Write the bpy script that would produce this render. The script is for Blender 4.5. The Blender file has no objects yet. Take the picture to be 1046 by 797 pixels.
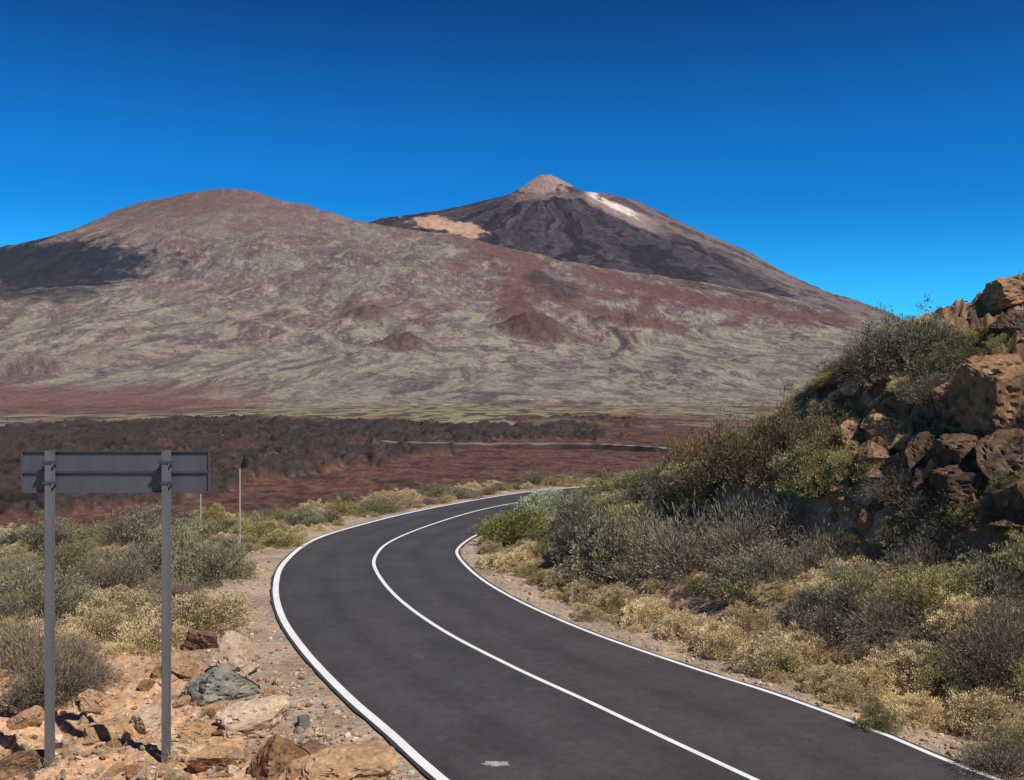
import bpy, math, random
import numpy as np
from mathutils import Vector, Matrix
random.seed(7); rng=np.random.default_rng(11)
scene=bpy.context.scene
scene.view_settings.view_transform='Standard'; scene.view_settings.look='None'; scene.view_settings.exposure=0
COL=scene.collection
F=1017.0; CX=523.0; HY=400.0; CAMZ=5.0

# ---------------- noise ----------------
def _g(ix,iy,seed):
    n=(ix*374761393+iy*668265263+seed*1274126177)&0xffffffff
    n=((n^(n>>13))*1274126177)&0xffffffff
    n=n^(n>>16)
    return n.astype(np.float64)*(2*math.pi/4294967296.0)
def perlin(x,y,seed=0):
    x=np.asarray(x,float);y=np.asarray(y,float)
    xi=np.floor(x).astype(np.int64);yi=np.floor(y).astype(np.int64)
    xf=x-xi;yf=y-yi
    u=xf*xf*xf*(xf*(xf*6-15)+10);v=yf*yf*yf*(yf*(yf*6-15)+10)
    def d(ox,oy):
        a=_g(xi+ox,yi+oy,seed); return np.cos(a)*(xf-ox)+np.sin(a)*(yf-oy)
    a=d(0,0);b=d(1,0);c=d(0,1);e=d(1,1)
    return ((a+(b-a)*u)+((c+(e-c)*u)-(a+(b-a)*u))*v)*1.5
def fbm(x,y,o=4,seed=0,gain=.5):
    s=0;a=1;t=0
    for i in range(o):
        s=s+a*perlin(x,y,seed+i*17);t+=a;a*=gain;x=x*2.03+13.1;y=y*2.03+7.7
    return s/t
def ridged(x,y,o=4,seed=0):
    s=0;a=1;t=0
    for i in range(o):
        s=s+a*(1-2*np.abs(perlin(x,y,seed+i*31)));t+=a;a*=.5;x=x*2.07+3.1;y=y*2.07+9.7
    return s/t
def sst(a,b,x):
    t=np.clip((x-a)/(b-a),0,1);return t*t*(3-2*t)

# ---------------- road curves ----------------
def up(px,py):
    d=CAMZ*F/(py-HY);return ((px-CX)/F*d,d)
def catmull(pts,n=14):
    P=[np.array(p,float) for p in pts];P=[2*P[0]-P[1]]+P+[2*P[-1]-P[-2]]
    out=[]
    for i in range(1,len(P)-2):
        for k in range(n):
            t=k/n
            out.append(.5*((2*P[i])+(-P[i-1]+P[i+1])*t+(2*P[i-1]-5*P[i]+4*P[i+1]-P[i+2])*t*t+(-P[i-1]+3*P[i]-3*P[i+1]+P[i+2])*t**3))
    out.append(P[-2]);return np.array(out)
Lp=[(75,-110),(24,-27),(9.5,-5),(5.3,1.8),(2.0,7.4)]+[up(*p) for p in [(450,797),(400,752),(350,708),(310,665),(287,630),(281,600),(290,575),(320,552),(370,536),(430,521.5),(500,508.5),(545,502)]]+[(4.0,52.3),(8,55.2),(14,57.8),(26,59.5),(45,58.5),(90,52),(200,35)]
Cp=[(79,-109),(28,-26),(13,-3.5),(9,2.7),(6.0,7.9)]+[up(*p) for p in [(770,797),(680,755),(600,717),(520,680),(450,643),(405,610),(384,583),(384,568),(400,553),(440,536.5),(490,521.5)]]+[(0.7,45.4),(3.0,48.2),(6.0,50.8),(10,53),(15,54.8),(26,56.4),(45,55.4),(90,49),(200,32)]
Rp=[(83,-108),(32,-25),(16.5,-2.5),(12.3,3.2),(9.1,8.2)]+[up(*p) for p in [(1020,797),(900,749),(800,712),(700,680),(600,645),(530,614),(490,590),(469,569),(470,559),(487,547)]]+[(-0.5,37.0),(1.0,40.0),(3.0,43.0),(5.4,45.8),(8.4,48.2),(12,50.3),(17,52),(26,53.2),(45,52.2),(90,46),(200,29)]
LC,CC,RC=[catmull(p) for p in (Lp,Cp,Rp)]
def tang(c):
    t=np.gradient(c,axis=0);return t/np.linalg.norm(t,axis=1)[:,None]
LT,RT,CT=tang(LC),tang(RC),tang(CC)
def sdist(c,t,x,y,leftpos):
    x=np.asarray(x,float).ravel();y=np.asarray(y,float).ravel();out=np.empty_like(x)
    for s in range(0,len(x),20000):
        X=x[s:s+20000,None]-c[None,:,0];Y=y[s:s+20000,None]-c[None,:,1]
        D=X*X+Y*Y;i=D.argmin(1);k=np.arange(len(i))
        cr=t[i,0]*Y[k,i]-t[i,1]*X[k,i]
        d=np.sqrt(D[k,i]); d=np.where(d<1.2,np.abs(cr),d)
        out[s:s+20000]=np.where((cr>0)==leftpos,d,-d)
    return out
def near_z(x,y,rough=True):
    x=np.asarray(x,float).ravel();y=np.asarray(y,float).ravel()
    sL=sdist(LC,LT,x,y,True);sR=sdist(RC,RT,x,y,False)
    k=0.69-0.28*sst(25,34,y)
    s=np.maximum(sR-1.0,0)
    zh=k*(np.sqrt(s*s+.8)-.894)
    cl=sst(13,17,y)*(1-sst(24.5,28,y))
    wv=.9*fbm(x*.35,y*.35,4,5)
    zh=zh+cl*(.85*sst(5.2,5.7,sR+wv)+.7*sst(7.0,7.4,sR+1.3*wv)-.7*sst(3,5.2,sR))
    zh=np.where(zh>8,8+.15*(zh-8),zh)
    st=12-7*sst(30,40,y)
    st=np.where(x>5,4,st)
    zl=-13*sst(0,75,sL-st)-.10*sst(.4,3,sL)
    zl=np.maximum(zl-9*sst(33,66,y)*sst(4,11,sL)*sst(8,0,x),-13.4)
    zl=zl+3.3*sst(9.5,2.5,y)*sst(0,4,sL)
    z=np.where(sR>0,zh,np.where(sL>0,zl,0))
    so=np.maximum(np.maximum(sR,sL),0)
    z=z-.018-.03*sst(-.1,-.5,np.maximum(sR,sL))+ sst(.25,1.6,so)*(.25*fbm(x*.35,y*.35,3,3)+.12*fbm(x*1.6,y*1.6,3,9)+.035*fbm(x*7,y*7,2,4))
    z=z+.35*sst(3,8,sR)*fbm(x*.5,y*.5,4,22)
    z=z+sst(4.5,6,sR)*cl*(.45*ridged(x*.9,y*.9,4,25)+.20*ridged(x*3,y*3,3,27))
    z=z+sst(1.8,3,sL)*sst(20,17,y)*(.13*ridged(x*1.1,y*1.1,4,29))
    return z,sL,sR
def plain_z(x,y):
    r=np.hypot(x,y)
    z=-13-1.5*sst(150,500,r)+0*x
    return z
def hit(px,py,zoff=0,maxd=75,step=.12):
    dd=np.arange(9,maxd,step);x=(px-CX)/F*dd;z=CAMZ-(py-HY)/F*dd
    g,_,_=near_z(x,dd);k=np.where(z<=g+zoff)[0]
    i=k[0] if len(k) else len(dd)-1
    return float(x[i]),float(dd[i]),float(g[i])

# ---------------- node helpers ----------------
def newmat(name):
    m=bpy.data.materials.new(name);m.use_nodes=True;nt=m.node_tree
    b=nt.nodes["Principled BSDF"];b.inputs["Roughness"].default_value=.95
    b.inputs["Specular IOR Level"].default_value=.12
    return m,nt,b
def noise(nt,scale,detail=6,rough=.6,vec=None,dist=0):
    n=nt.nodes.new('ShaderNodeTexNoise');n.inputs['Scale'].default_value=scale;n.inputs['Detail'].default_value=detail
    n.inputs['Roughness'].default_value=rough;n.inputs['Distortion'].default_value=dist
    if vec: nt.links.new(vec,n.inputs['Vector'])
    return n.outputs['Fac']
def maprange(nt,v,a,b,c,d):
    n=nt.nodes.new('ShaderNodeMapRange');nt.links.new(v,n.inputs[0])
    for i,q in enumerate((a,b,c,d)): n.inputs[i+1].default_value=q
    return n.outputs[0]
def mixc(nt,f,a,b,mode='MIX'):
    n=nt.nodes.new('ShaderNodeMix');n.data_type='RGBA';n.blend_type=mode
    for s,v in ((n.inputs[0],f),(n.inputs[6],a),(n.inputs[7],b)):
        if isinstance(v,(int,float)): s.default_value=v
        elif isinstance(v,tuple): s.default_value=(*v,1)
        else: nt.links.new(v,s)
    return n.outputs[2]
def mul(nt,c,f):
    n=nt.nodes.new('ShaderNodeVectorMath');n.operation='SCALE'
    nt.links.new(c,n.inputs[0]);nt.links.new(f,n.inputs['Scale']);return n.outputs[0]
def bump(nt,b,h,strength,dist):
    n=nt.nodes.new('ShaderNodeBump');n.inputs['Strength'].default_value=strength;n.inputs['Distance'].default_value=dist
    nt.links.new(h,n.inputs['Height']);nt.links.new(n.outputs[0],b.inputs['Normal'])
def objco(nt,scale=None):
    o=nt.nodes.new('ShaderNodeTexCoord').outputs['Object']
    if scale:
        mp=nt.nodes.new('ShaderNodeMapping');mp.inputs['Scale'].default_value=scale;nt.links.new(o,mp.inputs['Vector']);o=mp.outputs[0]
    return o
def attr(nt,name):
    n=nt.nodes.new('ShaderNodeAttribute');n.attribute_name=name;return n

# ---------------- mesh helpers ----------------
def mesh_np(name,V,Fc,mat,cols=None,smooth=True,colname="Col"):
    me=bpy.data.meshes.new(name);V=np.asarray(V,np.float32);Fc=np.asarray(Fc,np.int32);k=Fc.shape[1]
    me.vertices.add(len(V));me.vertices.foreach_set("co",V.ravel())
    me.loops.add(Fc.size);me.loops.foreach_set("vertex_index",Fc.ravel())
    me.polygons.add(len(Fc));me.polygons.foreach_set("loop_start",np.arange(0,Fc.size,k,dtype=np.int32))
    me.polygons.foreach_set("use_smooth",np.full(len(Fc),smooth))
    me.update(calc_edges=True)
    if cols is not None:
        a=me.color_attributes.new(name=colname,type='FLOAT_COLOR',domain='POINT')
        c=np.ones((len(V),4),np.float32);c[:,:3]=cols;a.data.foreach_set("color",c.ravel())
    if mat: me.materials.append(mat)
    return me
def obj(name,me,label=None,cat=None,kind=None,parent=None,loc=None,group=None):
    o=bpy.data.objects.new(name,me);COL.objects.link(o)
    if label:o["label"]=label
    if cat:o["category"]=cat
    if kind:o["kind"]=kind
    if group:o["group"]=group
    if parent:o.parent=parent
    if loc:o.location=loc
    return o
def gridfaces(nr,nc,wrap=False):
    i=np.arange(nr-1)[:,None];j=np.arange(nc if wrap else nc-1)[None,:]
    a=i*nc+j;b=i*nc+(j+1)%nc
    return np.stack([a,b,b+nc,a+nc],-1).reshape(-1,4)

# ---------------- GROUND ----------------
def lerp(a,b,t):
    return a*(1-t[:,None])+b*t[:,None]
C=lambda *c:np.array([c],float)
fine=np.linspace(-33,33,820);coarse=np.concatenate([np.linspace(33.8,60,18),np.linspace(64,296,50),np.linspace(300,326.2,18)])
ang=np.radians(np.concatenate([fine,coarse]))
rr=[1.0]
while rr[-1]<1900:
    r=rr[-1];rr.append(r*(1.05 if r<6 else 1.012 if r<110 else 1.004 if r<650 else 1.01))
rr=np.array(rr);A,R=np.meshgrid(ang,rr)
X=(R*np.sin(A)).ravel();Y=(R*np.cos(A)).ravel();RR=R.ravel()
nearm=RR<160
z=plain_z(X,Y);sL=np.full(len(X),100.);sR=np.full(len(X),-100.)
zn,a,b=near_z(X[nearm],Y[nearm]);sL[nearm]=a;sR[nearm]=b
w=sst(105,155,RR[nearm]);z[nearm]=zn*(1-w)+z[nearm]*w
PXv=CX+F*X/np.maximum(Y,1)
far=np.where(RR<160,sst(-5,-8.5,z)*sst(45,60,RR),1.0)
edge=fbm(X/38,Y/60,6,77,.6)
redsoil=np.clip(sst(-.07,.07,edge*1.25+1.0*sst(260,195,RR)*sst(200,340,PXv)+.5*sst(180,145,RR)+.72*sst(340,500,PXv)*sst(430,330,RR)+.75*sst(520,760,PXv)-.28),0,1)
lava=(1-redsoil)
band=sst(600,740,RR+340*fbm(X/130,Y/240,5,8)+60*sst(450,700,PXv))
bil=0;aa=1;xx=X/13;yy=Y/16
for i in range(6):
    bil=bil+aa*np.abs(perlin(xx+.4*perlin(xx*1.7,yy*1.7,9+i),yy,51+i));aa*=.52;xx=xx*2.1+3;yy=yy*2.1+5
bil=bil/1.05
amp=far*(1-.93*band)*(.22+.78*lava)
z=z+amp*(4.2*(bil-.3)+3.2*fbm(X/45,Y/60,3,71)+.8*lava)
n1=fbm(X/4,Y/4,4,101);n2=fbm(X*1.1,Y*1.1,4,102);n3=fbm(X/12,Y/12,3,103)
orange=C(.60,.37,.215);gravel=C(.38,.30,.225);brown=C(.33,.22,.145);litter=C(.22,.17,.105);tan=C(.56,.43,.285)
col=np.repeat(brown,len(X),0)
col=lerp(col,litter,sst(-.25,.2,n1));col=lerp(col,tan,.4*sst(.1,.5,n2))
om=sst(1.3,2.6,sL)*sst(21,16.5,Y+2.2*n1)*(X<0)
col=lerp(col,orange,om*.95);col=lerp(col,tan*1.1,om*.5*sst(.0,.4,n2+.3*n1))
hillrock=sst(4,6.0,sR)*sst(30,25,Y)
col=lerp(col,C(.27,.16,.09),hillrock*.9*sst(-.25,.25,n1+.2));col=lerp(col,C(.095,.060,.038),hillrock*.8*sst(-.05,.2,n2))  # outcrop ground darkened to paint in its shade and dark crevices
sh=np.maximum(sL,sR);gm=sst(2.0,.8,sh+.9*n1)
col=lerp(col,gravel,gm*.85);col=lerp(col,C(.46,.30,.19),gm*.5*sst(0,.4,n2))
darkl=C(.012,.0105,.0105);midl=C(.046,.036,.033);red=C(.135,.063,.044);red2=C(.080,.042,.033)
lc=lerp(np.repeat(darkl,len(X),0),midl,sst(.2,.5,bil)*.9);lc=lerp(lc,C(.085,.05,.04),.55*sst(.08,.2,fbm(X/16,Y/24,7,64,.65)))  # crevice shade painted into the lava: hollows darker, tops lighter brown
rc=lerp(np.repeat(red2,len(X),0),red,sst(-.2,.2,fbm(X/5,Y/5,6,88,.72)))
rc=lerp(rc,darkl*2.4,.8*sst(.06,.16,fbm(X/14,Y/12,7,89,.72)))
rc=lerp(rc,C(.15,.11,.078),.4*sst(.12,.25,fbm(X/7,Y/7,6,90,.72)))
pl=lerp(lc,rc,redsoil)
veg=C(.24,.20,.12);dry=C(.19,.13,.10)
bc=lerp(np.repeat(dry,len(X),0),veg,sst(-.1,.15,fbm(X/30,Y/120,6,91,.6)+.3*sst(150,350,PXv)*sst(900,500,PXv)))
redL=sst(.1,.25,fbm(X/120+5,Y/400,5,93)+.45*sst(330,120,PXv)*sst(900,1100,RR)+.30*sst(560,760,PXv)*sst(1200,800,RR))
bc=lerp(bc,C(.15,.078,.06),redL*.85)
bc=lerp(bc,C(.055,.040,.038),.85*sst(.0,.12,fbm(X/20,Y/70,6,95,.6)))
pl=lerp(pl,bc,band)
col=lerp(col,pl,far)
m,nt,b=newmat("ground_soil");co=objco(nt);at=attr(nt,"Col")
f1=noise(nt,.7,8,.65,co);f2=noise(nt,9,5,.7,co);f3=noise(nt,45,3,.6,co)
c=mul(nt,at.outputs['Color'],maprange(nt,f1,.3,.7,.6,1.4));c=mul(nt,c,maprange(nt,f2,.25,.75,.5,1.5));c=mul(nt,c,maprange(nt,f3,.25,.75,.75,1.25))
nt.links.new(c,b.inputs['Base Color']);bump(nt,b,f2,.8,.07)
ground=obj("ground",mesh_np("ground",np.stack([X,Y,z],1),gridfaces(len(rr),len(ang),True)[:,::-1],m,col),"rocky volcanic ground with orange soil and lava field","ground","structure")

# ---------------- MOUNTAINS ----------------
sil=np.array([(-900,395),(-400,330),(-150,285),(0,252),(40,243),(75,233),(112,217),(140,206),(150,203.5),(165,202),(190,196),(205,193),(235,192.5),(262,195),(290,202),(315,207),(335,214),(370,224),(400,229),(470,241),(510,251),(560,263),(620,274),(700,286),(780,298),(850,317),(890,330),(960,350),(1060,365),(1400,388),(2000,397)],float)
def massif(x,y):
    px=CX+F*x/5000.;zz=(HY-np.interp(px,sil[:,0],sil[:,1]))/F*5000+14
    y0=1250.;t=np.clip((y-y0)/(5000-y0),0,1);p=t**1.62
    p=p*(1-.75*sst(5000,7600,y))
    return -17+zz*p
def hitm(px,py):
    d=np.arange(1400,5200,8.);zz=massif((px-CX)/F*d,d);k=np.where(zz>=CAMZ-(py-HY)/F*d)[0]
    i=k[0] if len(k) else -1
    return (px-CX)/F*d[i],d[i]
ang=np.radians(np.concatenate([np.linspace(-46,-29.2,90),np.linspace(-29,29,1250),np.linspace(29.2,46,90)]));rs=[1200.]
while rs[-1]<8500: rs.append(rs[-1]*(1.0036 if rs[-1]<5400 else 1.012))
rs=np.array(rs);A,R=np.meshgrid(ang,rs);X=(R*np.sin(A)).ravel();Y=(R*np.cos(A)).ravel()
z=massif(X,Y);t=np.clip((Y-1250)/3750,0,1)
wx=X+150*fbm(X/500,Y/900,4,201);wy=Y+190*fbm(X/600,Y/600,4,202)
g1=ridged(wx/330,wy/1500,5,211);g2=ridged(wx/60,wy/420,5,221);g3=fbm(wx/15,wy/60,4,231)
env=sst(0,.25,t)*(1-.62*sst(.80,1.0,t))
z=z+env*(22*g1+50*fbm(wx/900,wy/900,4,205)*sst(.1,.5,t))+(.15+.85*sst(0,.4,t))*(2.8*g2+1.6*g3)+1.0*fbm(X/9,Y/18,2,233)
z=z+9*fbm(X/110,Y/300,4,207)*sst(.85,1,t)
cones=[(410,362,85,40,1),(548,345,130,54,1),(378,330,80,34,.8),(470,385,60,12,.4),(300,300,80,26,.3),(650,345,90,26,.3),(760,335,100,28,.3),(100,375,120,26,.4),(20,385,110,34,.5),(230,330,60,18,.3),(520,322,60,22,.6),(620,330,60,20,.5)]
conem=np.zeros(len(X))
for px,py,rad,h,cm in cones:
    cx,cy=hitm(px,py);d=np.hypot(X-cx,(Y-cy))/rad+.16*fbm(X/40,Y/40,3,5)
    k=np.clip(1-d,0,1);z=z+h*np.minimum(k*1.25,.95)-h*.35*sst(.22,.0,d);conem=np.maximum(conem,sst(1.5,.55,d)*cm)
PX=CX+F*X/Y;PY=HY-F*(z-CAMZ)/Y
wob=fbm(X/160,Y/260,5,240,.6);wob2=fbm(X/40,Y/90,4,241,.6)
def ell(cx,cy,rx,ry,ed=.3,amp=.9):
    return sst(1+ed,1-ed,np.sqrt(((PX-cx)/rx)**2+((PY-cy)/ry)**2)+amp*wob+.6*wob2)
def flow(pts,w):
    best=np.full(len(PX),1e9)
    for (x0,y0),(x1,y1) in zip(pts[:-1],pts[1:]):
        dx,dy=x1-x0,(y1-y0)*2.2;L=dx*dx+dy*dy
        tt=np.clip(((PX-x0)*dx+(PY-y0)*2.2*dy)/L,0,1)
        best=np.minimum(best,np.hypot(PX-x0-tt*dx,(PY-y0)*2.2-tt*dy))
    return sst(w*1.7,w*.5,best+w*(1.1*wob+.8*wob2))
low=sst(270,350,PY)
grey=C(.158,.120,.115);redb=C(.118,.060,.055);black=C(.017,.022,.038)
col=np.repeat(grey,len(X),0)
col=lerp(col,C(.172,.140,.120),.9*sst(-.08,.08,fbm(wx/220,wy/700,5,250)))
col=lerp(col,C(.125,.088,.092),.9*sst(.0,.12,fbm(wx/190,wy/550,6,253,.6)))
col=lerp(col,C(.140,.080,.074),.55*sst(.07,.16,fbm(wx/150,wy/500,6,256,.6))*sst(380,340,PY))
col=lerp(col,C(.265,.222,.165),.75*sst(.04,.15,fbm(wx/60,wy/180,6,251,.66)+.18*low-.08))
col=lerp(col,C(.29,.245,.18),.5*sst(.07,.16,fbm(wx/16,wy/50,5,254,.7)+.08*low-.05))
col=lerp(col,C(.075,.056,.058),.5*sst(.08,.16,fbm(wx/50,wy/170,6,257,.66)))
top=sst(260,205,PY)*(PX<470)
col=lerp(col,C(.150,.110,.102),.7*top);col=lerp(col,redb*1.2,.4*top*sst(-.05,.2,wob))
fl=np.maximum.reduce([flow([(500,250),(535,268),(535,290),(522,305),(532,325),(545,338)],20),flow([(600,276),(650,292),(720,307),(800,320),(860,326)],15),flow([(540,290),(590,312),(630,325),(690,334)],12),flow([(420,300),(370,318),(345,322)],8)*.6,flow([(660,294),(665,312),(640,330)],9),flow([(470,242),(490,262),(470,275)],10)*.8,flow([(750,303),(770,318),(745,330)],8)*.8,flow([(585,290),(600,300),(640,303)],8)])
fd=np.maximum.reduce([flow([(548,284),(568,290),(580,300)],12),flow([(625,335),(640,350),(628,362)],4),flow([(500,262),(510,282)],5)*.5,flow([(700,289),(760,300),(830,316)],5)*.9])
col=lerp(col,redb*.95,.8*fl);col=lerp(col,C(.05,.038,.042),.75*fd);col=lerp(col,C(.085,.050,.046),.85*conem)
rz=np.maximum.reduce([ell(215,205,55,12)*.45,ell(400,312,50,8)*.4])
col=lerp(col,redb*1.05,.8*rz)
dk=np.maximum.reduce([ell(50,270,104,26,.24,.5),ell(0,297,45,10,.3)*.8,flow([(60,262),(110,283),(60,300)],16)*.7])
keepf=1-.75*dk
col=lerp(col,black,.93*dk)
col=col*(1+.18*wob2[:,None]*keepf[:,None])*(1+.22*fbm(X/10,Y/26,3,262)[:,None]*keepf[:,None])
col=lerp(col,C(.14,.075,.06),.8*sst(388,400,PY+8*wob)*sst(290,170,PX+160*wob))
def rockmat(name,s,bd,crisp=True,cf=(.30,.36)):
    m,nt,b=newmat(name);co=objco(nt);at=attr(nt,"Col")
    f1=noise(nt,s,8,.7,co,.6);f2=noise(nt,s*6,6,.75,co)
    c=at.outputs['Color']
    if crisp:
        f4=noise(nt,s*3.6,8,.8,objco(nt,(1,.5,1)),0)
        c=mixc(nt,maprange(nt,f4,.54,.60,0,cf[0]),c,mul(nt,c,maprange(nt,f4,0,1,1.9,1.9)))
        f5=noise(nt,s*4,8,.8,objco(nt,(1.1,.55,2)),0)
        c=mixc(nt,maprange(nt,f5,.55,.61,0,cf[1]),c,(.06,.045,.045))
    c=mul(nt,c,maprange(nt,f1,.42,.58,.9,1.1));c=mul(nt,c,maprange(nt,f2,.35,.65,.72,1.28))
    nt.links.new(c,b.inputs['Base Color']);bump(nt,b,f2,.6,bd);return m
mm=rockmat("mountain_rock",.028,3.)
obj("mountain",mesh_np("mountain",np.stack([X,Y,z],1),gridfaces(len(rs),len(ang))[:,::-1],mm,np.clip(col,.01,.9)),"broad reddish grey volcanic mountain with pale lava slopes","mountain","structure")
K=7500/F
Lpr=np.array([(0,221.5),(7,222),(11,219),(16,215),(24,209.5),(30,206),(38,201),(78,189.5),(128,179.5),(168,174),(270,140),(500,60)],float)*[K,K]
Rpr=np.array([(0,221.5),(6,221),(10,219.5),(16,216.5),(26,210.5),(34,205),(42,203),(67,200),(92,193),(142,167),(202,138),(242,112),(272,96),(312,80),(332,70),(370,45),(500,0)],float)*[K,K]
Fpr=np.array([(0,1622),(50,1628),(177,1530),(280,1440),(400,1370),(800,1090),(1500,740),(2500,400),(3700,100)],float)
ph=np.linspace(0,2*np.pi,900,endpoint=False);rs=np.concatenate([np.linspace(0.5,400,90),np.linspace(406,3600,330)])
P,R=np.meshgrid(ph,rs);P=P.ravel();R=R.ravel()
cxp=np.cos(P)
wR=np.maximum(cxp,0)**2.2;wL=np.maximum(-cxp,0)**2.6;wF=1-wR-wL
z=wR*np.interp(R,Rpr[:,0],Rpr[:,1])+wL*np.interp(R,Lpr[:,0],Lpr[:,1])+wF*np.interp(R,Fpr[:,0],Fpr[:,1])
X=(558-CX)/F*7500+R*np.cos(P);Y=7500+R*np.sin(P)
WX=X+180*fbm(X/400,Y/400,4,301);WY=Y+180*fbm(X/400,Y/400,4,302)
RXc=np.cos(P)*6+1.0*fbm(X/350,Y/350,4,303);RYc=np.sin(P)*6+1.0*fbm(X/350,Y/350,4,304)
rad1=fbm(RXc*1.0+R/2200,RYc*1.0-R/2200,5,311,.6);rad2=fbm(RXc*3+R/700,RYc*3-R/700,4,315)
g2=fbm(WX/110,WY/110,5,321,.6)
ev=sst(120,600,R)
z=z+ev*(16*rad1+6*rad2)+(6+9*ev)*g2+4*fbm(X/30,Y/30,3,322)
PX=CX+F*X/Y;PY=HY-F*(z-CAMZ)/Y;wob=fbm(X/200,Y/200,5,340,.6);wob2=fbm(X/60,Y/60,4,341)
col=np.repeat(C(.052,.044,.056),len(X),0)
col=lerp(col,C(.095,.074,.082),.7*sst(0,.2,rad2+.8*wob))
col=lerp(col,C(.024,.022,.033),.85*sst(-.02,.14,rad1+.5*wob))
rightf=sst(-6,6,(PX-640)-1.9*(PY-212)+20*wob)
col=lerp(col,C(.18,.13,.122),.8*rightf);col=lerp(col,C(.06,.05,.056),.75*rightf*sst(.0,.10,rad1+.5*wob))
col=lerp(col,C(.31,.205,.18),.95*sst(1.2,.86,np.abs((PX-557)/36)+np.maximum(PY-187,0)/13+1.2*wob+.4*wob2))
col=lerp(col,C(.19,.135,.13),.7*sst(1.2,.86,np.abs((PX-560)/75)+np.maximum(PY-196,0)/12+1.4*wob)*sst(194,200,PY))
col=lerp(col,C(.16,.11,.105),.5*sst(.0,.15,rad2)*sst(205,190,PY))
rx=(PX-456)*.98+(PY-231)*.2;ry=-(PX-456)*.19+(PY-231)
col=lerp(col,C(.42,.25,.175),sst(1.2,.85,np.sqrt((rx/35)**2+(ry/7.5)**2)+1.0*wob+.6*wob2))
dl=(PY-(197.0+(PX-600)*.47));streak=sst(4.2,2.2,np.abs(dl+3.5*wob+1.5*wob2))*sst(596,606,PX)*sst(658,640,PX)
col=lerp(col,C(.30,.215,.19),.8*sst(9,5,np.abs(dl-3+5*wob))*sst(592,604,PX)*sst(700,650,PX))
col=lerp(col,C(.62,.52,.45),streak*sst(-.35,-.15,wob2+.6*wob))
col=col*(1+.25*wob2[:,None])
tm=rockmat("summit_rock",.015,6.,False)
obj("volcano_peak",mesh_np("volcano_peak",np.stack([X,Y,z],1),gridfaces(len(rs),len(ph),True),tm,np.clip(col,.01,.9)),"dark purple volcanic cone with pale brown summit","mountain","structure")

# ---------------- ROAD ----------------
def resample(c,n):
    d=np.r_[0,np.cumsum(np.linalg.norm(np.diff(c,axis=0),axis=1))];s=np.linspace(0,d[-1],n)
    return np.stack([np.interp(s,d,c[:,0]),np.interp(s,d,c[:,1])],1)
def offset(c,t,o):
    return c+np.stack([t[:,1],-t[:,0]],1)*o
LE=offset(LC,LT,-.11);RE=offset(RC,RT,.09)
n=900
CR=resample(CC,n)
def pair(c,base,ts):
    out=[]
    for p,t in zip(base,ts):
        nrm=np.array([t[1],-t[0]]);v=c-p;al=np.abs(v@t);k=np.where(np.linalg.norm(v,axis=1)<9)[0]
        if len(k)==0:k=np.arange(len(c))
        i=k[al[k].argmin()];out.append(p+nrm*(v[i]@nrm))
    return np.array(out)
CRt=tang(CR);Ld=resample(LE,9000);Rd=resample(RE,9000)
Le=pair(Ld,CR,CRt);Re=pair(Rd,CR,CRt)
us=np.linspace(0,1,13);V=[];U=[]
ej=np.arange(n)
for j,u in enumerate(us):
    q=Le*(1-u)+Re*u
    if j in(0,len(us)-1): q=q+np.c_[.04*perlin(ej*.7,ej*0.+j,3),.04*perlin(ej*.7,ej*0.+j,4)]
    V.append(np.c_[q,np.full(n,.012)]);U.append(np.full(n,u))
V=np.stack(V,1).reshape(-1,3);U=np.stack(U,1).reshape(-1)
tr=np.exp(-((np.abs((U*2)%1-.5)-.24)/.09)**2)
m,nt,b=newmat("asphalt");co=objco(nt);at=attr(nt,"Col")
f1=noise(nt,.6,6,.6,co);f2=noise(nt,60,3,.8,co);f3=noise(nt,5,5,.6,co)
c=mixc(nt,at.outputs['Color'],(.052,.047,.050),(.072,.066,.069))
c=mul(nt,c,maprange(nt,f1,.3,.7,.82,1.18));c=mul(nt,c,maprange(nt,f2,.25,.75,.5,1.5));c=mul(nt,c,maprange(nt,f3,.3,.7,.85,1.15))
v=noise(nt,1.3,7,.6,co);c=mixc(nt,maprange(nt,v,.64,.70,0,.3),c,(.13,.12,.115))
nt.links.new(c,b.inputs['Base Color']);b.inputs['Roughness'].default_value=.8;b.inputs['Specular IOR Level'].default_value=.25;bump(nt,b,f2,.35,.01)
road=obj("road",mesh_np("road",V,gridfaces(n,len(us))[:,::-1],m,np.repeat(tr[:,None],3,1)),"winding two lane dark asphalt road","road","structure")
m,nt,b=newmat("road_paint");co=objco(nt);f=noise(nt,25,6,.7,co);f2=noise(nt,2,6,.7,co)
c=mixc(nt,maprange(nt,f,.58,.70,0,.5),(.80,.79,.78),(.3,.29,.28));c=mul(nt,c,maprange(nt,f2,.3,.7,.82,1.05))
nt.links.new(c,b.inputs['Base Color']);b.inputs['Roughness'].default_value=.7
def line(name,c,w,label):
    q=resample(c,1100);t=tang(q);V=[]
    ww=w*(1+.04*perlin(np.arange(1100)*.9,np.zeros(1100),5))
    a=q+np.stack([t[:,1],-t[:,0]],1)*(-ww/2)[:,None];bq=q+np.stack([t[:,1],-t[:,0]],1)*(ww/2)[:,None]
    V=np.stack([np.c_[a,np.full(1100,.0165)],np.c_[bq,np.full(1100,.0165)]],1).reshape(-1,3)
    obj(name,mesh_np(name,V,gridfaces(1100,2)[:,::-1],m),label,"road marking","structure")
line("road_edge_line",offset(LC,LT,.02),.145,"solid white painted edge line on asphalt")
line("road_centre_line",CC,.095,"thin solid white painted centre line on asphalt")
line("road_edge_line",offset(RC,RT,-.02),.09,"solid white painted edge line on asphalt")
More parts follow.
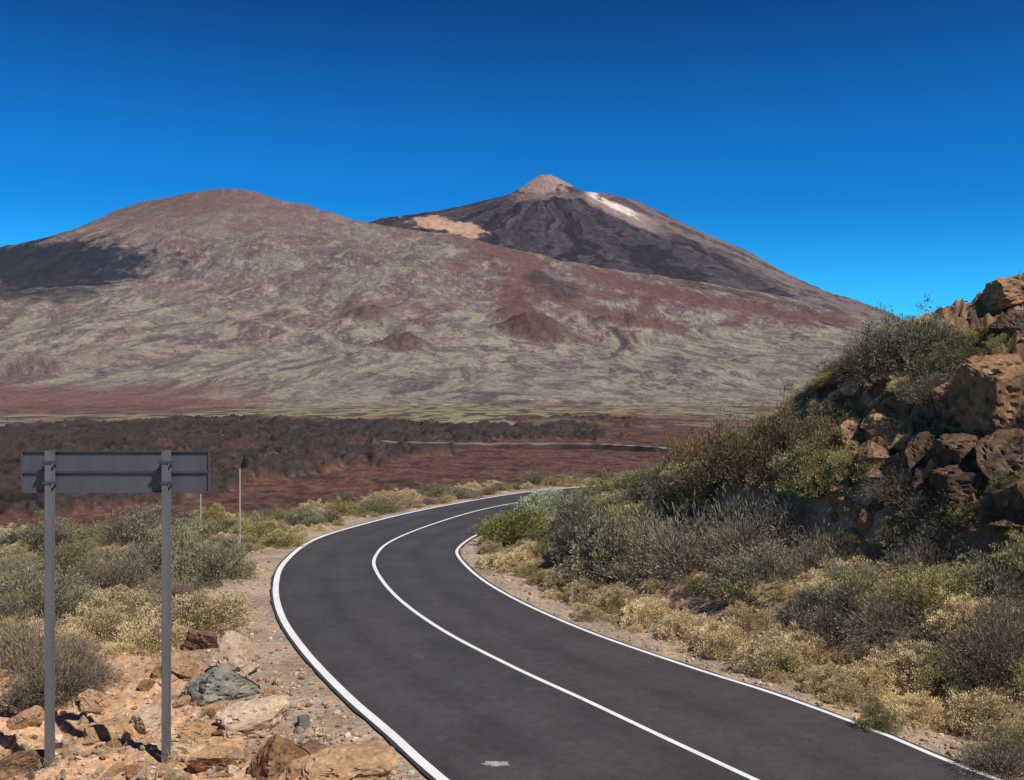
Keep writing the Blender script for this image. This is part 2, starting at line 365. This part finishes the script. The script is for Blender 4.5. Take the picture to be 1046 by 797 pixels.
x0,y0=up(507,781);a=np.linspace(0,2*np.pi,60,endpoint=False);rad=1+.7*fbm(np.cos(a)*2.5,np.sin(a)*2.5,4,6)
V=np.c_[x0+.17*rad*np.cos(a),y0+.09*rad*np.sin(a),np.full(60,.0162)];V=np.r_[V,[[x0,y0,.0162]]]
Fc=np.array([[60,i,(i+1)%60] for i in range(60)])
ms,nts,bs=newmat("worn_paint")
f=noise(nts,12,2,.5,objco(nts));cc=mixc(nts,maprange(nts,f,.3,.7,0,1),(.24,.235,.23),(.38,.37,.36));nts.links.new(cc,bs.inputs['Base Color'])
obj("road_stain",mesh_np("road_stain",V,Fc,ms),"pale worn patch on the asphalt","road marking","structure")
fp=[(385,451.0),(430,452.2),(480,453),(540,453),(600,453.5),(650,456),(700,459)]
pts=[]
for px,py in fp:
    d=16.9*F/(py-HY);pts.append(((px-CX)/F*d,d))
q=resample(catmull(pts),160);t=tang(q);V=[];cc_=[]
for k,(o_,zz,cl_) in enumerate([(3.4,-14.8,0),(1.9,-12.25,0),(1.85,-12.23,1),(1.8,-11.8,1),(-1.8,-11.8,1),(-3.4,-14.8,0)]):
    p=q+np.stack([t[:,1],-t[:,0]],1)*o_;V.append(np.c_[p,np.full(160,zz)]);cc_.append(np.repeat(C(.22,.195,.18) if cl_ else C(.085,.046,.037),160,0))
V=np.stack(V,1).reshape(-1,3);cc_=np.stack(cc_,1).reshape(-1,3)
V[:,2]+=.4*np.repeat(perlin(np.arange(160)*.13,np.zeros(160),8),6)
m2,nt2,b2=newmat("far_asphalt");f=noise(nt2,.1,6,.7,objco(nt2));at2=attr(nt2,"Col")
nt2.links.new(mul(nt2,at2.outputs['Color'],maprange(nt2,f,.4,.6,.5,1.1)),b2.inputs['Base Color'])
obj("distant_road",mesh_np("distant_road",V,gridfaces(160,6),m2,cc_,smooth=False),"grey road crossing the lava field","road","structure")

# ---------------- ROCKS ----------------
import bmesh
def ico(sub):
    bm=bmesh.new();bmesh.ops.create_icosphere(bm,subdivisions=sub,radius=1)
    V=np.array([v.co[:] for v in bm.verts]);Fc=np.array([[v.index for v in f.verts] for f in bm.faces]);bm.free();return V,Fc
IV,IF=ico(5);TV,TF=ico(1)
def n3(v,s,seed):
    return (fbm(v[:,0]*s+v[:,2]*1.3*s*.6,v[:,1]*s+5,4,seed)+fbm(v[:,1]*s+9,v[:,2]*s-v[:,0]*.7*s*.6,4,seed+5))*.5
def rockverts(V,seed,cuts=14,rough=.12):
    r=np.random.default_rng(seed);V=V.copy()
    V=V*(1+.4*n3(V,1.1,seed))[:,None]
    for k in range(cuts):
        nrm=r.normal(size=3);nrm/=np.linalg.norm(nrm);d=r.uniform(.40,.8)
        e=V@nrm-d+ (.05*n3(V,2.5,seed+k) if len(V)>100 else 0);V=V-np.where(e>0,e*.97,0)[:,None]*nrm
    l=V/np.linalg.norm(V,axis=1)[:,None]
    V=V+l*(rough*n3(V,3.0,seed+3)+rough*.35*n3(V,8,seed+8))[:,None]
    if len(V)>100:
        cr=np.abs(n3(V,1.7,seed+13));V=V-l*(.10*np.exp(-(cr/.02)**2))[:,None]
    return V
def rmat(name,c1,c2,c3):
    m,nt,b=newmat(name);co=objco(nt);f1=noise(nt,1.6,8,.65,co,.4);f2=noise(nt,10,7,.75,co);f3=noise(nt,4,7,.7,co)
    oi=nt.nodes.new('ShaderNodeObjectInfo')
    c=mixc(nt,maprange(nt,f1,.42,.58,0,1),c1,c2);c=mixc(nt,maprange(nt,f3,.55,.63,0,.85),c,c3)
    c=mul(nt,c,maprange(nt,f2,.3,.7,.65,1.3));c=mul(nt,c,maprange(nt,oi.outputs['Random'],0,1,.78,1.18))
    nt.links.new(c,b.inputs['Base Color']);bump(nt,b,f2,.65,.06);return m
RM={'orange':rmat("orange_rock",(.49,.30,.165),(.33,.205,.12),(.58,.42,.27)),
    'grey':rmat("grey_rock",(.25,.245,.20),(.17,.165,.135),(.38,.32,.23)),
    'brown':rmat("brown_rock",(.23,.135,.082),(.12,.078,.054),(.38,.23,.135)),
    'dark':rmat("shaded_brown_rock",(.135,.082,.050),(.070,.046,.033),(.26,.155,.09)),  # brown rock darkened so the outcrop's shade is in its colour
    'rust':rmat("rust_rock",(.38,.215,.11),(.22,.13,.075),(.49,.31,.18)),
    'pale':rmat("pale_rock",(.59,.45,.315),(.47,.34,.22),(.69,.58,.45))}
rock_meshes={}
for nme,mt in RM.items():
    rock_meshes[nme]=[mesh_np("boulder_"+nme,rockverts(IV,100+i*7+len(nme)),IF,mt,smooth=False) for i in range(5)]
def boulder(px,py,wpx,hpx,kind,label,rz=None,depth=None,name="boulder",sink=.45,group=None):
    x,y,zg=hit(px,py);s=y/F
    o=obj(name,random.choice(rock_meshes[kind]),label,"rock",group=group)
    w=wpx*s/2/.77;h=hpx*s/2/.74*1.15
    o.scale=(w,(depth or 1)*w*.85,h);o.rotation_euler=(random.uniform(-.2,.2),random.uniform(-.2,.2),random.uniform(-.6,.6) if rz is None else rz)
    o.location=(x,y+w*.3,zg+h*(1-2*sink)*.73+.0);return o
for a in [(205,664,48,28,'brown',"rough brown boulder on orange soil"),(240,690,50,42,'pale',"pale pinkish cream rounded boulder on the bank"),
          (224,716,74,32,'grey',"flat greenish grey angular slab on the bank"),(258,750,86,36,'pale',"pale tan boulder beside the gravel verge"),
          (188,692,48,20,'orange',"flat orange rock on the bank"),(276,720,30,16,'orange',"small orange rock beside the verge"),
          (285,796,64,46,'rust',"cracked rust coloured rock beside the verge"),(345,808,110,46,'orange',"wide cracked tan slab by the road"),(315,792,50,40,'brown',"jagged brown rock by the road"),
          (112,760,60,26,'orange',"orange rock on stony soil"),(195,760,46,22,'orange',"angular orange rock on the bank"),
          (24,748,44,22,'orange',"orange rock on the soil"),
          (222,784,52,24,'orange',"orange rock on the bank"),(145,745,50,18,'pale',"pale flat rock on the soil"),
          (15,792,60,26,'brown',"brown rock on orange soil"),(310,742,22,12,'grey',"small grey stone on verge"),(95,725,44,20,'orange',"orange rock beside dry bush")]:
    boulder(*a,sink=.33)
for a in [(1024,316,52,26,'rust',"reddish rock slab on top of the hill",None,None,"boulder",.05),(1040,338,40,24,'brown',"brown rock on the hill top",None,None,"boulder",.2),
          (1026,430,82,70,'rust',"large orange brown boulder on the hillside",None,None,"boulder",.2),(968,412,38,24,'rust',"orange boulder on the hillside"),
          (985,466,56,40,'dark',"brown boulder with painted shade in the rocky outcrop"),(930,494,60,44,'dark',"rugged brown boulder with painted shade"),
          (1030,485,72,52,'dark',"rugged brown boulder with painted shade under the large rock"),(905,436,40,26,'orange',"orange boulder on the rocky slope"),
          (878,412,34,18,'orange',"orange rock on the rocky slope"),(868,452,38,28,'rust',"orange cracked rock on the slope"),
          (990,508,66,42,'dark',"brown boulder with painted shade"),(1046,530,66,44,'dark',"brown rock with painted shade"),(950,470,50,38,'dark',"rugged brown boulder with painted shade"),(895,480,40,28,'brown',"brown rugged rock in the outcrop"),
          (1040,560,50,18,'brown',"brown rock half buried in soil"),(835,694,22,12,'pale',"small pale stone among dry grass")]:
    boulder(*a)
for i in range(125):
    px=random.uniform(850,1046);py=random.uniform(390,540)
    shade_zone=px>895 and 432<py<545  # region where mostly darkened rocks paint in the outcrop's shade
    boulder(px,py,random.uniform(8,27),random.uniform(6,17),random.choice(['dark','dark','brown','dark','rust'] if shade_zone else ['orange','brown','rust','rust','brown']),"weathered rock on the steep hillside",group="rocks scattered on the hillside",name="rock",sink=.38)
for i in range(95):
    px=random.uniform(-5,300);py=random.uniform(668,800)
    if px>190+ (py-668)*.75: continue
    boulder(px,py,random.uniform(7,24),random.uniform(5,11),random.choice(['orange','orange','pale','orange','rust','brown']),"small weathered rock on orange soil",group="rocks scattered on the soil",name="rock",sink=.38)

# gravel (uncountable)
m,nt,b=newmat("gravel_stone");at=attr(nt,"Col");f=noise(nt,20,4,.6,objco(nt));nt.links.new(mul(nt,at.outputs['Color'],maprange(nt,f,.3,.7,.8,1.2)),b.inputs['Base Color'])
N0=34000
px=rng.uniform(-30,1076,N0);d=1/rng.uniform(1/60,1/11.5,N0);gx=(px-CX)/F*d;gy=d
gz,gl,gr=near_z(gx,gy)
so=np.maximum(gl,gr);prob=np.where(so>.15,np.exp(-np.maximum(so-1.2,0)/1.6),0);prob=np.maximum(prob,((gl>1.5)&(gy<20))*.8);prob=np.maximum(prob,((gr>5)&(gy<28))*.6)
prob=np.where(so<.2,0,prob)
keep=(rng.random(N0)<prob)
gx,gy,gz=gx[keep][:12000],gy[keep][:12000],gz[keep][:12000]
base=np.array([(.50,.35,.23),(.36,.28,.22),(.58,.45,.33),(.26,.18,.13),(.46,.28,.18)])
vv=[];ff=[];cl=[]
protos=[rockverts(TV,500+i,6,.05) for i in range(10)]
for i in range(len(gx)):
    s=.012+.05*rng.random()**5+ .05*(rng.random()<.03);p=protos[i%10]
    a=rng.uniform(0,6.28);ca,sa=math.cos(a),math.sin(a)
    q=p*np.array([s*rng.uniform(.8,1.5),s,s*.75]);q=np.c_[q[:,0]*ca-q[:,1]*sa,q[:,0]*sa+q[:,1]*ca,q[:,2]]+[gx[i],gy[i],gz[i]+s*.3]
    ff.append(TF+len(TV)*i);vv.append(q);cl.append(np.repeat(base[rng.integers(5)][None]*rng.uniform(.7,1.15),len(TV),0))
obj("gravel",mesh_np("gravel",np.concatenate(vv),np.concatenate(ff),m,np.concatenate(cl),smooth=False),"loose gravel and stones along the verges","gravel","stuff")

# ---------------- PLANTS ----------------
def plantmat(name,dark,light,tip):
    m,nt,b=newmat(name);at=attr(nt,"Col");sep=nt.nodes.new('ShaderNodeSeparateColor');nt.links.new(at.outputs['Color'],sep.inputs[0])
    oi=nt.nodes.new('ShaderNodeObjectInfo')
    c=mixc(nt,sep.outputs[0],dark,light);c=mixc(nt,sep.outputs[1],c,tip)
    c=mul(nt,c,maprange(nt,oi.outputs['Random'],0,1,.75,1.25));nt.links.new(c,b.inputs['Base Color'])
    tr=nt.nodes.new('ShaderNodeBsdfTranslucent');nt.links.new(c,tr.inputs[0]);mx=nt.nodes.new('ShaderNodeMixShader');mx.inputs[0].default_value=.2
    nt.links.new(b.outputs[0],mx.inputs[1]);nt.links.new(tr.outputs[0],mx.inputs[2]);nt.links.new(mx.outputs[0],nt.nodes['Material Output'].inputs[0]);return m
PM={'green':plantmat("olive_foliage",(.036,.033,.015),(.33,.295,.135),(.60,.54,.30)),
    'bright':plantmat("yellow_green_bright_foliage",(.055,.055,.017),(.37,.36,.125),(.58,.56,.24)),
    'greygreen':plantmat("greygreen_foliage",(.036,.032,.02),(.36,.325,.20),(.62,.57,.40)),
    'pale':plantmat("silver_foliage",(.26,.30,.18),(.62,.66,.45),(.76,.80,.60)),
    'twig':plantmat("bare_twigs",(.042,.031,.021),(.37,.29,.20),(.62,.52,.38)),
    'rust':plantmat("rusty_twigs",(.042,.028,.016),(.39,.265,.135),(.60,.45,.25)),
    'tan':plantmat("dry_grass",(.14,.10,.042),(.90,.73,.41),(1.0,.90,.62)),
    'olive':plantmat("yellow_green_foliage",(.06,.05,.016),(.52,.435,.18),(.78,.67,.36))}
def bush(seed,mat,clumps,blades,L,W,upw,R=1.,H=.85,spread=.35,inner=.45,cr=.10,lobes=.75):
    r=np.random.default_rng(seed)
    u=r.uniform(0,2*np.pi,clumps);ct=r.uniform(-.12,1,clumps);st_=np.sqrt(1-np.clip(ct,-1,1)**2)
    D=np.c_[st_*np.cos(u),st_*np.sin(u),ct]
    lob=.88+lobes*fbm(D[:,0]*2.4+seed,D[:,1]*2.4+D[:,2]*1.3,3,seed)*1.3
    q=r.random(clumps)
    rad=(inner+(1-inner)*q**.35)*lob
    Cn=D*rad[:,None]*[R,R,H];Cn[:,2]=np.maximum(Cn[:,2],.03)
    n=clumps*blades
    c=np.repeat(Cn,blades,0);dd=np.repeat(D,blades,0)
    rnd=r.normal(size=(n,3))
    dirn=dd*(1-upw)+np.array([0,0,upw])+rnd*spread;dirn/=np.linalg.norm(dirn,axis=1)[:,None]
    b0=c+rnd*cr*np.array([1,1,.7])
    ln=L*r.uniform(.5,1.2,(n,1));tp=b0+dirn*ln
    side=np.cross(dirn,r.normal(size=(n,3)));side/=np.linalg.norm(side,axis=1)[:,None];side*=W*r.uniform(.6,1.3,(n,1))
    mid=b0+dirn*ln*.55
    V=np.stack([b0-side*.4,mid+side,tp,mid-side],1).reshape(-1,3)
    Fq=np.arange(4*n).reshape(-1,4)
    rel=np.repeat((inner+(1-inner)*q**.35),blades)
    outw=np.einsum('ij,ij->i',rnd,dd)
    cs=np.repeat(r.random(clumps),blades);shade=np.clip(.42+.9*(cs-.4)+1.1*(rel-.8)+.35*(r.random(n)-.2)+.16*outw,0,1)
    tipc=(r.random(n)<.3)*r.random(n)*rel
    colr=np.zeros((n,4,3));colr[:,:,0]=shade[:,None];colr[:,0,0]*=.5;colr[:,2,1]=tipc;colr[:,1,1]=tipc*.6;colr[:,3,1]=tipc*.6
    colr=colr.reshape(-1,3)
    k=min(clumps,220);ix=r.choice(clumps,k,False);a=r.normal(size=(k,3))*[.10,.10,0];e=Cn[ix];md=(a+e)/2+np.array([0,0,-.06])+r.normal(size=(k,3))*.04
    sd=np.cross(e-a,r.normal(size=(k,3)));sd/=np.linalg.norm(sd,axis=1)[:,None]+1e-6;sd*=.010
    S=np.stack([a-sd,a+sd,md+sd*.7,md-sd*.7, md-sd*.7,md+sd*.7,e+sd*.3,e-sd*.3],1).reshape(-1,3)
    Fs=np.arange(len(S)).reshape(-1,4)+len(V);V=np.r_[V,S];Fq=np.r_[Fq,Fs];cz=np.zeros((len(S),3));cz[:,0]=.2;colr=np.r_[colr,cz]
    V[:,2]=np.maximum(V[:,2],-.15)
    return mesh_np("plant",V,Fq,PM[mat],colr,smooth=False)
PL={k:[] for k in PM}
for i in range(4):
    PL['green'].append(bush(10+i,'green',300,36,.062,.0110,.15,spread=.6,cr=.052,inner=.62,lobes=.75))
    PL['bright'].append(bush(15+i,'bright',330,36,.060,.0115,.1,spread=.6,cr=.055,inner=.65,lobes=.5))
    PL['greygreen'].append(bush(20+i,'greygreen',300,34,.075,.0092,.2,spread=.5,cr=.055,inner=.6,lobes=.75))
    PL['pale'].append(bush(30+i,'pale',600,40,.06,.015,.1,H=.8,spread=.6,cr=.05,inner=.7,lobes=.3))
    PL['twig'].append(bush(40+i,'twig',460,14,.13,.0056,.2,spread=.75,inner=.4,lobes=.8))
    PL['rust'].append(bush(50+i,'rust',380,24,.08,.0078,.2,spread=.7,inner=.5,cr=.062,lobes=.75))
    PL['tan'].append(bush(60+i,'tan',300,42,.058,.0115,.1,H=.7,spread=.6,cr=.050,inner=.72,lobes=.65))
    PL['olive'].append(bush(70+i,'olive',300,36,.060,.0112,.12,spread=.6,cr=.052,inner=.63,lobes=.7))
INFO={'green':("shrub","olive green rounded mountain shrub"),'bright':("shrub","yellow green dense rounded shrub"),'greygreen':("broom_shrub","grey green rounded broom shrub"),'pale':("shrub","silvery pale green rounded shrub"),
 'twig':("dry_bush","bare grey brown twiggy dry bush"),'rust':("dry_bush","rusty brown twiggy dry bush"),'tan':("cushion_plant","straw coloured rounded cushion plant"),'olive':("shrub","yellow green rounded shrub")}
placed=[]
def plant(kind,x,y,zg,rad,h=None,where="on the rocky slope"):
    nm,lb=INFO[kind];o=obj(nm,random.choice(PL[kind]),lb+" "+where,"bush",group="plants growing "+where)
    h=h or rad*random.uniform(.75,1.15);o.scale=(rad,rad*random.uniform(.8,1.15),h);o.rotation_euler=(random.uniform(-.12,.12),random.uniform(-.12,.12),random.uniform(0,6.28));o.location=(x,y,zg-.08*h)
    placed.append((x,y,rad));return o
def pp(kind,px,py,wpx,hpx,where="on the rocky slope"):
    x,y,zg=hit(px,py);s=y/F;plant(kind,x,y+wpx*s*.25,zg,wpx*s*.52,hpx*s*1.1,where)
for a in [('pale',557,529,56,34,"beside the road"),('bright',528,556,80,42,"beside the road"),('tan',525,583,54,24,"beside the road"),('olive',505,548,36,22,"beside the road"),
 ('olive',608,514,44,24),('olive',640,508,60,28),('green',665,500,60,24),('tan',625,520,50,20),
 ('greygreen',935,372,84,58),('greygreen',960,376,80,56),('green',985,386,70,40),('twig',900,392,66,46),('rust',795,495,100,76),('rust',740,495,90,64),('rust',700,492,60,56),('twig',690,520,60,46),
 ('olive',715,520,70,30),('green',838,500,84,56),('olive',850,520,70,44),('twig',700,590,110,72),('greygreen',640,585,110,72),('greygreen',600,572,90,60),('twig',760,575,90,66),('green',655,548,70,40),
 ('greygreen',590,545,60,40),('twig',820,560,80,52),('twig',900,372,60,36),('olive',1000,352,46,20),('olive',1035,362,46,20),('twig',850,590,90,48),('greygreen',780,606,90,50),
 ('tan',600,612,50,26),('tan',630,625,60,36),('tan',665,640,60,36),('tan',700,652,60,36),('tan',740,670,74,42),('tan',790,692,80,44),('tan',765,646,58,34),('tan',585,602,50,26),('tan',825,676,66,40),('tan',900,712,76,44),('tan',960,708,88,52),('tan',1000,650,80,46),('tan',1020,750,84,46),('tan',870,722,60,34),('tan',945,742,70,36),('tan',850,708,56,32),
 ('twig',920,660,90,56),('twig',1020,690,100,66),('greygreen',880,640,90,60),('olive',970,620,76,44),('twig',960,590,80,46),('green',900,750,44,30),('twig',975,545,70,34),('olive',930,560,60,30),('twig',960,420,60,30),('green',880,452,46,26),('twig',925,452,50,26),('green',1010,455,40,20),('twig',1000,392,60,26),('greygreen',1035,620,90,60),('twig',850,660,70,44),('green',990,720,80,46),('twig',1030,800,90,50),
 ('green',960,395,50,26),('tan',850,430,40,20),('tan',930,400,40,18),('twig',1035,700,90,70),('greygreen',1040,660,80,50),
 ('olive',880,500,60,34),('greygreen',870,430,56,32),('rust',850,460,60,44),('twig',930,530,70,34),('olive',1000,535,60,28)]:
    pp(*a)
for a in [('greygreen',205,600,80,62,),('greygreen',150,590,90,54),('twig',110,612,90,50),('tan',95,660,90,54),('tan',190,650,104,54),('greygreen',35,640,100,60),('twig',20,690,90,60),('twig',75,695,70,46),('twig',25,735,100,76),('tan',150,668,84,42),
 ('olive',262,552,50,26),('olive',215,540,50,24),('greygreen',155,548,70,34),('tan',242,590,48,26),('twig',10,610,60,40),('green',60,590,70,40),('tan',50,670,64,36),('olive',285,560,44,20),('twig',90,705,56,30),('tan',225,632,54,30),('twig',60,722,80,50),('twig',0,650,60,44),('twig',130,560,80,40),('greygreen',40,565,80,36),('tan',120,630,70,34),('tan',80,625,60,28)]:
    pp(*a,where="on the stony verge")
PYf=lambda d,z:HY+(CAMZ-z)/d*F
def visible(px,d,z,rad):
    return hit(px,PYf(d,z+rad*1.3),maxd=62,step=.4)[1]>=d-1.0
def fill(n,kinds,wts,cond,rmin,rmax,where,sep=.75,K=9000,vis=False,dr=(11,64),pr=(-60,1110)):
    c=0
    px=rng.uniform(*pr,K);d=rng.uniform(*dr,K);x=(px-CX)/F*d;zg,a,b=near_z(x,d)
    for i in range(K):
        if c>=n:break
        if not cond(px[i],d[i],x[i],zg[i],a[i],b[i]):continue
        rad=rmin+(rmax-rmin)*random.random()**1.4
        if any((x[i]-q[0])**2+(d[i]-q[1])**2<(sep*(rad+q[2]))**2 for q in placed):continue
        if vis and not visible(px[i],d[i],zg[i],rad):continue
        plant(random.choices(kinds,wts)[0],x[i],d[i],zg[i],rad,None,where);c+=1
    return c
def rockzone(px,d,z):
    py=PYf(d,z);return px>875 and 390<py<530
a1=fill(110,['tan','olive','green'],[8,1.3,.7],lambda px,d,x,z,a,b:.65<b<3.6,.18,.5,"beside the road",.45,vis=True,dr=(11,46),pr=(460,1090))
a2=fill(215,['twig','greygreen','green','rust','tan','olive'],[4,3.6,2,1.4,3,2],lambda px,d,x,z,a,b:b>2.6 and not rockzone(px,d,z) and z<6.6,.3,.85,"on the rocky slope",.47,vis=True,dr=(11,46),pr=(450,1080))
a3=fill(60,['twig','olive','tan','green'],[3,1,1,1.3],lambda px,d,x,z,a,b:b>2 and rockzone(px,d,z),.2,.5,"on the rocky slope",.5,vis=True,dr=(14,34),pr=(870,1060))
a4=fill(170,['greygreen','tan','green','twig','olive'],[2.5,6,1.2,2,2.8],lambda px,d,x,z,a,b:.7<a<(9 if px>280 else 14) and z>-2.2,.25,.85,"beyond the road bend",.40,vis=True,dr=(30,58),pr=(-20,620))
a5=fill(80,['greygreen','tan','green','twig','olive'],[4,4.5,1,4,1],lambda px,d,x,z,a,b:a>1.8 ,.3,.9,"on the stony verge",.56,dr=(19,34),pr=(-20,400))
a6=fill(12,['tan','twig','green'],[2,1,1],lambda px,d,x,z,a,b:a>1.2 and d<=19,.12,.25,"on the stony verge",.9)
K=9000;px=rng.uniform(-30,1076,K);d=1/rng.uniform(1/62,1/12.,K);x=(px-CX)/F*d;zg,a,b=near_z(x,d);so=np.maximum(a,b)
kp=(so>.5)&(zg>-4)&(rng.random(K)<np.where((a>0)&(d<21),.06,np.where(so<1.5,.10,.25)))
x,d,zg=x[kp],d[kp],zg[kp];k=len(x);nb=14
P0=np.repeat(np.c_[x,d,zg],nb,0)+rng.normal(size=(k*nb,3))*[.07,.07,0];sc=np.repeat(rng.uniform(.6,1.5,k),nb)[:,None]
dr=rng.normal(size=(k*nb,3))*.45+[0,0,.9];dr/=np.linalg.norm(dr,axis=1)[:,None];tp=P0+dr*sc*rng.uniform(.05,.2,(k*nb,1))
sd=np.cross(dr,rng.normal(size=(k*nb,3)));sd/=np.linalg.norm(sd,axis=1)[:,None];sd*=.006
V=np.stack([P0-sd,P0+sd,tp],1).reshape(-1,3);cc=np.zeros((k*nb,3,3));cc[:,:,0]=np.repeat(rng.random(k),nb)[:,None]*.7;cc[:,2,1]=.3
obj("grass",mesh_np("grass",V,np.arange(len(V)).reshape(-1,3),PM['tan'],cc.reshape(-1,3),smooth=False),"sparse dry grass and low plants on soil","grass","stuff")

# ---------------- SIGN ----------------
def boxes(name,bl,mat,bev=.004):
    bm=bmesh.new()
    for (x0,x1,y0,y1,z0,z1) in bl:
        r=bmesh.ops.create_cube(bm,size=1)
        for v in r['verts']:
            v.co=Vector(((x0+x1)/2+v.co.x*(x1-x0),(y0+y1)/2+v.co.y*(y1-y0),(z0+z1)/2+v.co.z*(z1-z0)))
    if bev: bmesh.ops.bevel(bm,geom=bm.edges[:],offset=bev,segments=2,affect='EDGES')
    me=bpy.data.meshes.new(name);bm.to_mesh(me);bm.free();me.materials.append(mat);return me
def metal(name,c,r=.55):
    m,nt,b=newmat(name);co=objco(nt);f=noise(nt,3,6,.7,co);f2=noise(nt,40,4,.7,co);f3=noise(nt,6,6,.7,objco(nt,(1,1,.12)))
    cc=mul(nt,mixc(nt,f,tuple(q*.75 for q in c),tuple(q*1.25 for q in c)),maprange(nt,f2,.3,.7,.88,1.12));cc=mul(nt,cc,maprange(nt,f3,.35,.65,.9,1.08));nt.links.new(cc,b.inputs['Base Color'])
    b.inputs['Metallic'].default_value=.15;b.inputs['Roughness'].default_value=r;b.inputs['Specular IOR Level'].default_value=.4;return m
mp=metal("grey_panel_paint",(.095,.095,.112));mpo=metal("grey_post_paint",(.15,.15,.16));mc=metal("clamp_metal",(.07,.073,.085))
d0=13.55;xc=(111-CX)/F*d0;gz,_,_=near_z([xc],[d0]);gz=float(gz[0])
sign=bpy.data.objects.new("road_sign",None);COL.objects.link(sign);sign.location=(xc,d0,gz)
sign["label"]="grey metal road sign seen from behind on two posts";sign["category"]="road sign"
zt=CAMZ-(461-HY)/F*d0-gz;zb=CAMZ-(504-HY)/F*d0-gz;zm=(zt+zb)/2;hw=193/2/F*d0;ox=(115.5-111)/F*d0
bl=[]
for (a,b_) in ((zb,zm-.003),(zm+.003,zt)):
    bl+=[(ox-hw,ox+hw,.10,.108,a,b_),(ox-hw,ox+hw,.072,.10,a,a+.012),(ox-hw,ox+hw,.072,.10,b_-.012,b_),(ox-hw,ox-hw+.012,.072,.0995,a+.012,b_-.012),(ox+hw-.012,ox+hw,.072,.0995,a+.012,b_-.012)]
obj("panel",boxes("panel",bl,mp,.002),parent=sign)
for pxp in (51,170):
    xo=(pxp-111)/F*d0
    zg2=float(near_z([xc+xo],[d0])[0][0])-gz
    hwp=.042
    prof=[(xo-hwp,xo+hwp,-.068,-.056,zg2-.3,zt+.01),(xo-.006,xo+.006,-.056,.056,zg2-.3,zt+.008),(xo-hwp,xo+hwp,.056,.068,zg2-.3,zt+.01)]
    obj("post",boxes("post",prof,mpo,.002),parent=sign)
    for zz in (zm+.14,zm-.14):
        obj("clamp",boxes("clamp",[(xo-.075,xo+.075,-.078,-.070,zz-.018,zz+.018),(xo-.075,xo-.063,-.070,.070,zz-.018,zz+.018),(xo+.063,xo+.075,-.070,.070,zz-.018,zz+.018),(xo+.05,xo+.062,-.09,-.08,zz-.012,zz+.012),(xo-.062,xo-.05,-.09,-.08,zz-.012,zz+.012)],mc,.002),parent=sign)
mw=metal("pole_paint",(.42,.40,.38),.6)
def pole(px,ytop,d,label):
    x=(px-CX)/F*d;zg=float(near_z([x],[d])[0][0]);h=CAMZ-(ytop-HY)/F*d-zg
    e=bpy.data.objects.new("marker_pole",None);COL.objects.link(e);e.location=(x,d,zg);e["label"]=label;e["category"]="pole";e["group"]="snow marker poles beside the road"
    bm=bmesh.new();bmesh.ops.create_cone(bm,segments=12,radius1=.03,radius2=.024,depth=h+.2,cap_ends=True)
    for v in bm.verts:v.co.z+=(h-.2)/2
    me=bpy.data.meshes.new("shaft");bm.to_mesh(me);bm.free();me.materials.append(mw);obj("shaft",me,parent=e)
    bm=bmesh.new();bmesh.ops.create_cone(bm,segments=12,radius1=.034,radius2=.024,depth=.05,cap_ends=True)
    for v in bm.verts:v.co.z+=h+.02
    me=bpy.data.meshes.new("cap");bm.to_mesh(me);bm.free();me.materials.append(mc);obj("cap",me,parent=e)
pole(245,478,31,"tall thin pale pole among shrubs");pole(205,504,35,"thin pale pole among shrubs")

# ---------------- LIGHT / SKY ----------------
el=math.radians(51);hx,hy=.76,-.65
ts=Vector((hx*math.cos(el),hy*math.cos(el),math.sin(el)))
sd=bpy.data.lights.new("sun",'SUN');sd.energy=5.0;sd.angle=math.radians(.5);sd.color=(1,.955,.89)
so=bpy.data.objects.new("sun",sd);COL.objects.link(so);so.rotation_euler=ts.to_track_quat('Z','Y').to_euler();so.location=(30,-30,60)
w=bpy.data.worlds.new("World");scene.world=w;w.use_nodes=True;nt=w.node_tree;bg=nt.nodes['Background']
sk=nt.nodes.new('ShaderNodeTexSky');sk.sky_type='NISHITA';sk.sun_disc=False;sk.sun_elevation=el;sk.sun_rotation=math.atan2(hx,hy)
sk.altitude=2200;sk.air_density=1.0;sk.dust_density=.1;sk.ozone_density=3.0
tc=nt.nodes.new('ShaderNodeTexCoord');sx=nt.nodes.new('ShaderNodeSeparateXYZ');nt.links.new(tc.outputs['Generated'],sx.inputs[0])
rp=nt.nodes.new('ShaderNodeValToRGB');nt.links.new(sx.outputs['Z'],rp.inputs[0]);rp.color_ramp.interpolation='EASE'
es=rp.color_ramp.elements;es[0].position=.05;es[0].color=(.10,.78,1.12,1);es[1].position=.42;es[1].color=(.035,.18,.42,1)
e=es.new(.2);e.color=(.035,.46,.85,1)
e=es.new(.85);e.color=(.08,.12,.20,1)
mxn=nt.nodes.new('ShaderNodeMix');mxn.data_type='RGBA';mxn.blend_type='MULTIPLY';mxn.inputs[0].default_value=1
nt.links.new(sk.outputs[0],mxn.inputs[6]);nt.links.new(rp.outputs[0],mxn.inputs[7])
nt.links.new(mxn.outputs[2],bg.inputs['Color']);bg.inputs['Strength'].default_value=.15
# ---------------- CAMERA ----------------
cam=bpy.data.cameras.new("camera");cam.lens=35;cam.sensor_width=36;cam.clip_end=30000;cam.clip_start=.1
co=bpy.data.objects.new("camera",cam);COL.objects.link(co);co.location=(0,0,CAMZ);co.rotation_euler=(math.radians(90.085),0,0);scene.camera=co
